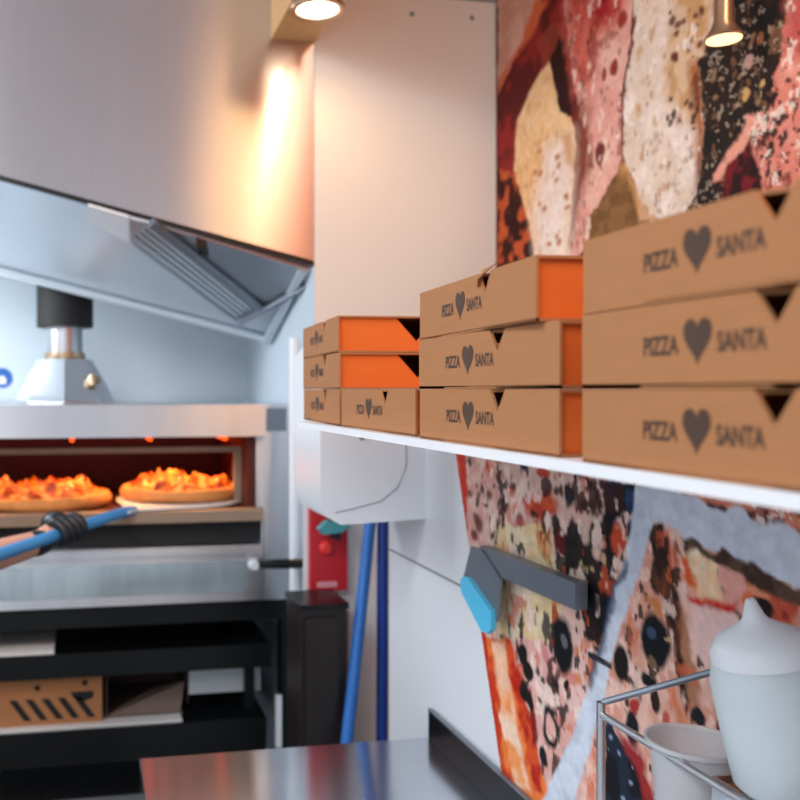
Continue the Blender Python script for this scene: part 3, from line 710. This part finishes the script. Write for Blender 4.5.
# ------------------------------------------------------------------ person holding the peel
def skin_mesh(verts, edges, radii, levels=2):
    me = bpy.data.meshes.new('skel'); me.from_pydata([tuple(v) for v in verts], edges, [])
    ob = bpy.data.objects.new('skel', me); COL.objects.link(ob)
    ob.modifiers.new('s', 'SKIN'); sb = ob.modifiers.new('d', 'SUBSURF'); sb.levels = levels; sb.render_levels = levels
    for i, r in enumerate(radii):
        r = r if isinstance(r, tuple) else (r, r)
        me.skin_vertices[0].data[i].radius = r
        me.skin_vertices[0].data[i].use_root = (i == 0)
    dg = bpy.context.evaluated_depsgraph_get(); dg.update()
    out = bpy.data.meshes.new_from_object(ob.evaluated_get(dg))
    bpy.data.objects.remove(ob); bpy.data.meshes.remove(me)
    return out
ax = (pA-pB).normalized()
gp = onD(66, 531, 1.0); # direction only
tg = 0.62
hc = pB+(pA-pB)*0.0
best = 9
for k in range(200):
    q = pB+(pA-pB)*(k/199)
    d_ = q.x*sn+q.y*cs; px_ = 240+880*(q.x*cs-q.y*sn)/d_
    if abs(px_-66) < best: best = abs(px_-66); hc = q
bodyc = Vector((-.78, 1.42, 0))
pe = thing('person', 'person at the left edge in a black glove gripping the blue peel handle', 'person', (bodyc.x, bodyc.y, FLOOR))
pof = -Vector(pe.location)
fwd = Vector((.78, .62, 0)).normalized(); rt = Vector((fwd.y, -fwd.x, 0))
def B(f, r, z): return bodyc+fwd*f+rt*r+Vector((0, 0, z))
wr = hc-ax*.072+Vector((-.004, .034, -.010))
elb = wr-ax*.24+Vector((-.02, .01, .0))
lw = pB+(pA-pB)*.12+Vector((0, .03, .01))
V = [B(0, 0, -.55), B(0, 0, -.38), B(.01, 0, -.2), B(0, 0, -.06), B(0, 0, .01), B(.02, 0, .08), B(.02, 0, .15), B(.02, 0, .20),
     B(0, .17, -.08), elb, wr, hc-ax*.03+Vector((0, .022, .012)),
     B(0, -.17, -.08), B(.12, -.24, -.33), B(.30, -.06, -.36),
     B(0, .10, -.64), B(.02, .11, -1.02), B(0, .11, FLOOR+.07), B(.14, .12, FLOOR+.035),
     B(0, -.10, -.64), B(.02, -.11, -1.02), B(0, -.11, FLOOR+.07), B(.14, -.12, FLOOR+.035)]
E = [(0,1),(1,2),(2,3),(3,4),(4,5),(5,6),(6,7),(3,8),(8,9),(9,10),(10,11),(3,12),(12,13),(13,14),(0,15),(15,16),(16,17),(17,18),(0,19),(19,20),(20,21),(21,22)]
Rr = [.15, .14, .155, .12, .058, .075, .092, .06, .058, .038, .026, .026, .062, .042, .03, .09, .062, .045, .04, .09, .062, .045, .04]
me = skin_mesh(V, E, Rr, 2)
me.name = 'body'; me.materials.clear()
for k in ('skin', 'shirt', 'trousers'): me.materials.append(M[k])
for f in me.polygons:
    c = f.center; f.use_smooth = True
    near_arm = (c-elb).length < .0 
    if c.z < -.55: f.material_index = 2
    elif c.z < .0 and (c-bodyc-Vector((0, 0, c.z))).length < .30: f.material_index = 1
    else: f.material_index = 0
bo = bpy.data.objects.new('body', me); COL.objects.link(bo); bo.parent = pe; bo.location = pof
# head features
for s_ in (-1, 1):
    o = obj('eye', lathe([(0, -.009), (.007, -.006), (.009, 0), (.007, .006), (0, .009)], B(.098, .032*s_, .125), 12), 'black_matte', pe, smooth=True); o.location = pof
o = obj('nose', lathe([(0, -.02), (.013, -.016), (.012, 0), (.006, .02), (0, .024)], B(.108, 0, .098), 12), 'skin', pe, smooth=True); o.location = pof
o = obj('hair', lathe([(.098, -.02), (.104, .02), (.095, .06), (.06, .095), (0, .108)], B(.0, 0, .13), 24), 'hair', pe, smooth=True); o.location = pof
# black glove: palm behind the handle, four fingers over the top and round the front, thumb from below
upv = Vector((0, 0, 1)); sdv = ax.cross(upv).normalized(); upv = sdv.cross(ax).normalized()   # sdv points to the camera side or away
if sdv.y > 0: sdv = -sdv
def around(t, ang, r): return hc+ax*t+sdv*(r*math.cos(ang))+upv*(r*math.sin(ang))
gb = bmesh.new()
def add_me(me_):
    gb.from_mesh(me_); bpy.data.meshes.remove(me_)
pv = [wr-ax*.045, wr-ax*.01, wr+ax*.035+Vector((0, 0, .004)), around(-.015, math.radians(135), .036), around(.02, math.radians(125), .038)]
add_me(skin_mesh(pv, [(0, 1), (1, 2), (2, 3), (3, 4)], [.030, .031, .030, (.030, .024), (.026, .020)], 2))
for i, t in enumerate((-.030, -.009, .012, .032)):
    ln = (.85, .97, 1.0, .92)[i]
    angs = [140, 105, 70, 35, 0, -35*ln, -65*ln]
    pts_ = [around(t, math.radians(a), .024+.004*(k < 2)) for k, a in enumerate(angs)]
    rr = [.0125, .0125, .0115, .0108, .0102, .0095, .0085]
    add_me(skin_mesh(pts_, [(k, k+1) for k in range(len(pts_)-1)], rr, 2))
tp = [wr+ax*.03+Vector((0, -.006, -.006)), around(-.035, math.radians(215), .030), around(-.005, math.radians(240), .025), around(.022, math.radians(265), .024)]
add_me(skin_mesh(tp, [(0, 1), (1, 2), (2, 3)], [.016, .0135, .0115, .0095], 2))
o = obj('glove', gb, 'glove', pe, smooth=True); o.location = pof; o['label'] = 'black glove'

# ------------------------------------------------------------------ oven stand and what lies on it
st = thing('oven_stand', 'black metal stand with shelves under the pizza oven', 'stand', (-.14, 2.4, FLOOR))
so = -Vector(st.location)
def sp(name, bm, m, **k):
    o = obj(name, bm, m, st, **k); o.location = so; return o
sp('top_frame', bx(XL, .512, OY+.005, 2.69, -.56, OZ0-.0005), 'black')
for x0, x1, y in ((.486, .512, OY+.005), (XL, XL+.045, OY+.005), (.40, .44, 2.62), (XL, XL+.045, 2.62)):
    sp('leg', bx(x0, x1, y, y+.045, FLOOR, -.5605), 'black', bevel=.002)
sp('shelf', bx(XL+.046, .455, OY-.01, 2.45, -.672, -.615), 'black', bevel=.006)
s2z = -.795
sp('shelf', bx(XL+.046, .445, OY-.01, 2.61, -.875, s2z), 'black', bevel=.004)
sp('shelf', bx(XL+.046, .445, OY-.01, 2.61, -.985, -.955), 'steel', bevel=.002)
sp('rear_panel_or_standin', bx(.265, .4445, OY+.062, OY+.07, -.752, -.6722), 'wall_standin')  # added pale sheet standing in for the lit back wall
sp('shelf_strut', bx(.400, .424, OY+.035, OY+.06, s2z+.0005, -.6725), 'black')
sp('post', bx(.4695, .4835, OY-.01, OY+.004, -.87, -.745), 'white_plastic')
# cardboard box with slanted slots
q0, q1 = onY(-45, 700, 2.12), onY(102, 700, 2.12)
zb = s2z+.0065
cb = thing('cardboard_box', 'brown cardboard box with black slanted stripes on the lower stand shelf', 'box', (q0.x, 2.12, zb))
W = q1.x-q0.x; Hh = .118
obj('carton', bx(0, W, 0, .26, 0, Hh), 'card', cb, bevel=.003)
bm = bmesh.new()
for k in range(5):
    x = W-.215+k*.037
    prism([(x, -.001, .062), (x+.017, -.001, .062), (x+.052, -.001, .012), (x+.035, -.001, .012)], (0, .0008, 0), bm)
prism([(W-.075, -.001, .074), (W-.02, -.001, .074), (W-.02, -.001, .058), (W-.045, -.001, .05), (W-.065, -.001, .058)], (0, .0008, 0), bm)
obj('printed_stripes', bm, 'black_matte', cb)
for x, z in ((W-.15, .088), (W-.04, .094)): obj('vent_hole', lathe([(0, .001), (.007, .001), (.007, 0), (0, 0)], (x, -.0002, z), 12, mtx=Matrix.Rotation(math.pi/2, 3, 'X')), 'black_matte', cb)
pp = tag(obj('paper_sheet', bx(q0.x-.05, onY(182, 700, 2.10).x, 2.098, 2.50, s2z+.0003, s2z+.006), 'paper'), 'white paper sheet under the cardboard boxes on the lower stand shelf', 'paper')
r0, r1 = onY(106, 700, 2.14), onY(192, 700, 2.14)
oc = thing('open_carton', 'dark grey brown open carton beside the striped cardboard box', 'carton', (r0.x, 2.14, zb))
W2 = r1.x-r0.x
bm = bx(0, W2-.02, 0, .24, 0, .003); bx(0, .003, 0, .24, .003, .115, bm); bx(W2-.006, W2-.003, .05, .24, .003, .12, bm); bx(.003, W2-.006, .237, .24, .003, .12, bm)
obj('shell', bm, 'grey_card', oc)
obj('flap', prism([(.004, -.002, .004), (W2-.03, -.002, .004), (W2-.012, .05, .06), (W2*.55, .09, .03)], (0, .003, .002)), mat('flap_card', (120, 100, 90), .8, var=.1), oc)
w0 = onY(-40, 668, OY-.005)
tag(obj('paper_sheet', bx(w0.x, onY(54, 668, OY-.005).x, OY-.008, 2.3, -.6149, -.606), 'paper'), 'white paper stack lying on the upper stand shelf', 'paper')

# ------------------------------------------------------------------ things by the column
rb = thing('red_call_box', 'red wall box with a round red button beside the oven', 'box', (0.54, PY-.02, -.44))
ro = -Vector(rb.location)
ra, rbp = onY(309, 500, PY-.02), onY(346, 589, PY-.02)
o = obj('backplate', bx(ra.x-.008, rbp.x+.010, PY-.012, PY-.0003, rbp.z-.012, ra.z+.05), 'white_plastic', rb, bevel=.002); o.location = ro
o = obj('cover', bx(ra.x, rbp.x, PY-.030, PY-.0125, rbp.z, ra.z+.04), 'red', rb, bevel=.003); o.location = ro
pbt = onY(326, 548, PY-.030)
o = obj('button', lathe([(0, .012), (.011, .010), (.015, .004), (.016, 0), (0, 0)], pbt, 20, mtx=Matrix.Rotation(math.pi/2, 3, 'X')), 'red_button', rb, smooth=True); o.location = ro
pl0 = onY(317, 582, PY-.0305); pl1 = onY(337, 587, PY-.0305)
o = obj('label_strip', bx(pl0.x, pl1.x, PY-.0312, PY-.0302, pl1.z, pl0.z), mat('pink_label', (226, 150, 160), .5, var=.1, scale=60), rb); o.location = ro
# teal and black nozzle hanging above the red box
nz = thing('spray_nozzle', 'teal and black spray nozzle hanging in front of the red box', 'nozzle', onY(332, 530, PY-.06))
no = -Vector(nz.location)
o = obj('head', prism([onY(*q, PY-.05) for q in ((316, 528), (324, 520), (344, 518), (346, 526), (338, 531), (320, 533))], (0, -.025, 0)), 'teal', nz, bevel=.003); o.location = no
o = obj('trigger', prism([onY(*q, PY-.055) for q in ((328, 517), (340, 517), (338, 540), (330, 537))], (0, -.018, 0)), 'black_matte', nz, bevel=.002); o.location = no
o = obj('hose', tube([onY(336, 518, PY-.06), onY(338, 500, PY-.05), onY(342, 470, PY-.03), onY(345, 440, PY-.008)], .006, n=8), 'black_matte', nz, smooth=True); o.location = no
# white pipe
pi0 = onY(297, 490, 1.955)
tag(obj('pipe', tube([(pi0.x, 1.98, -.50), (pi0.x, 1.98, .12)], .012, n=16), 'white_plastic', smooth=True), 'white vertical pipe between the oven and the red box', 'pipe')
# dark cabinet
ca = thing('low_cabinet', 'dark brown low cabinet between the oven stand and the blue mops', 'cabinet', (.50, 1.80, FLOOR))
co = -Vector(ca.location)
c0, c1 = onY(301, 600, 1.74), onY(347, 600, 1.74)
o = obj('body', bx(c0.x, c1.x, 1.745, 1.868, FLOOR, -.450), 'wood_dark', ca, bevel=.002); o.location = co
o = obj('top', bx(c0.x-.004, c1.x+.004, 1.738, 1.868, -.4498, -.438), 'black', ca, bevel=.001); o.location = co
o = obj('door', bx(c0.x+.008, c1.x-.02, 1.736, 1.7445, FLOOR+.05, -.465), 'wood_dark', ca, bevel=.002); o.location = co
# wooden board leaning beside the cabinet
w0_, w1_ = onY(343, 620, 1.80), onY(338, 745, 1.78)
tag(obj('wooden_board', prism([(c1.x+.008, 1.80, -.47), (c1.x+.022, 1.80, -.47), (c1.x+.022, 1.80, FLOOR), (c1.x+.008, 1.80, FLOOR)], (0, .08, 0)), 'wood', bevel=.002), 'narrow pale wooden board standing beside the dark low cabinet', 'board')
# mops
def mop(label, top, bot, m, cap_m):
    dirv = (bot-top); t = (FLOOR+.012-top.z)/dirv.z; foot = top+dirv*t; dn = dirv.normalized()
    r = thing('mop_pole', label, 'mop', (foot.x, foot.y, FLOOR))
    o_ = -Vector(r.location)
    up = top-dn*.12
    a = obj('pole', tube([foot-dn*.05, up+dn*.10], .0125, n=14), m, r, smooth=True); a.location = o_
    a = obj('grip', tube([up+dn*.099, up], .0138, n=14), cap_m, r, smooth=True); a.location = o_
    a = obj('ferrule', tube([foot, foot-dn*.051], .0145, n=14), cap_m, r, smooth=True); a.location = o_
    return r
mop('blue mop handle leaning at a slant beside the partition end', onY(371, 515, 1.80), onY(347, 740, 1.70), 'blue', 'dark_blue')
mop('dark blue mop handle standing upright behind the partition end', onY(383, 515, 1.80), onY(382, 740, 1.78), 'dark_blue', 'blue')

# round blue sticker on the back wall
p = onY(2, 378, BY-.001)
sg = thing('round_sign', 'small round blue sign on the back wall at the left edge', 'sign', p)
obj('disc', lathe([(0, .002), (.030, .002), (.030, 0), (0, 0)], n=28, mtx=Matrix.Rotation(math.pi/2, 3, 'X')), 'sign_blue', sg)
obj('pictogram', prism([(-.012, -.003, -.018), (.012, -.003, -.018), (.012, -.003, -.004), (.005, -.003, .006), (-.005, -.003, .006), (-.012, -.003, -.004)], (0, .0008, 0)), 'paper', sg)

# ------------------------------------------------------------------ lamps
dl = thing('recessed_downlight', 'round glowing downlight in the beam beside the hood', 'downlight', (.474, 1.728, .775))
obj('ring', lathe([(.042, -.001), (.044, -.006), (.054, -.006), (.056, 0), (.042, 0)], n=32), 'ring', dl, smooth=True)
obj('lens', lathe([(0, -.004), (.0415, -.004), (.0415, -.001), (0, -.001)], n=32), 'lamp', dl)
sp0 = onX(724, 38, .88)
sl = thing('pendant_spotlight', 'small hanging spotlight in front of the upper cheese mural', 'spotlight', sp0)
obj('body', lathe([(.011, .125), (.013, .02), (.022, .006), (.026, .0), (.024, -.002), (0, .003)], n=24), 'ring', sl, smooth=True)
obj('lens', lathe([(0, -.003), (.0225, -.003), (.0225, -.0005), (0, -.0005)], n=24), 'lamp_small', sl)
obj('rod', tube([(0, 0, .12), (0, 0, 1.249-sp0.z)], .004, n=8), 'dark_steel', sl)

# ------------------------------------------------------------------ wire rack, tub, bottle at the lower right
RZ = -.40
rk = thing('wire_rack', 'thin steel wire rack on the counter against the pizza mural', 'rack', (.53, .66, CZ))
rko = -Vector(rk.location)
def rp(name, bm, m, **k):
    o = obj(name, bm, m, rk, smooth=True, **k); o.location = rko; return o
k0 = onX(601, 706, .497)
rp('post', tube([(k0.x, k0.y, CZ), (k0.x, k0.y, k0.z+.004)], .0042, n=10), 'steel')
k1 = onX(712, 672, .560)
rp('back_bar', tube([k0, onX(604, 702, .50), k1], .0032, n=8), 'dark_steel')
k2 = Vector((.497, .46, k0.z-.006))
rp('side_bar', tube([k0+Vector((0, 0, -.008)), k2], .0036, n=8), 'steel')
rp('post', tube([(k2.x, k2.y, CZ), k2+Vector((0, 0, .004))], .0042, n=10), 'steel')
for i in range(1, 8): rp('shelf_wire', tube([(.497, .46+i*(k0.y-.46)/8, RZ), (.556, .46+i*(k0.y-.46)/8, RZ)], .0018, n=6), 'steel')
rp('shelf_rail', tube([(.497, .46, RZ), (.497, k0.y, RZ)], .003, n=8), 'steel')
rp('shelf_rail', tube([(.556, .46, RZ), (.556, k0.y, RZ)], .003, n=8), 'steel')
tc_ = onX(694, 742, .5285)
tb = tag(obj('plastic_tub', lathe([(0, 0), (.028, 0), (.036, tc_.z-RZ-.006), (.040, tc_.z-RZ-.004), (.040, tc_.z-RZ), (.0375, tc_.z-RZ), (.0355, tc_.z-RZ-.004), (.027, .002), (0, .002)], n=36), 'clear', smooth=True), 'clear round plastic tub in the wire rack beside the squeeze bottle', 'tub')
tb.location = (.5285, tc_.y, RZ+.002)
pn = thing('steel_pan', 'small steel pan under the squeeze bottle in the wire rack', 'pan', (.53, .545, RZ))
PT = .089
bm = bx(-.029, .027, -.075, .085, .002, .004); bx(-.029, -.027, -.075, .085, .004, PT, bm); bx(.025, .027, -.075, .085, .004, PT, bm); bx(-.027, .025, -.075, -.073, .004, PT, bm); bx(-.027, .025, .083, .085, .004, PT, bm)
obj('walls', bm, 'steel', pn)
obj('contents', bx(-.0265, .0245, -.0725, .0825, .0045, PT-.006), 'pan_in', pn)
bt = thing('squeeze_bottle', 'white milky squeeze bottle with pointed nozzle in front of the mural', 'bottle', (.536, .585, RZ+PT+.006))
bt.rotation_euler = (math.radians(-2), math.radians(-13), 0)
obj('body', lathe([(0, .002), (.034, .002), (.040, .010), (.041, .05), (.0405, .088), (.036, .104), (.034, .106), (0, .106)], n=36), 'milky', bt, smooth=True)
obj('cap', lathe([(.0365, .1045), (.036, .112), (.030, .121), (.018, .128), (.010, .133), (.0075, .137), (.0035, .149), (.0025, .150), (0, .150)], n=30), 'white_plastic', bt, smooth=True)
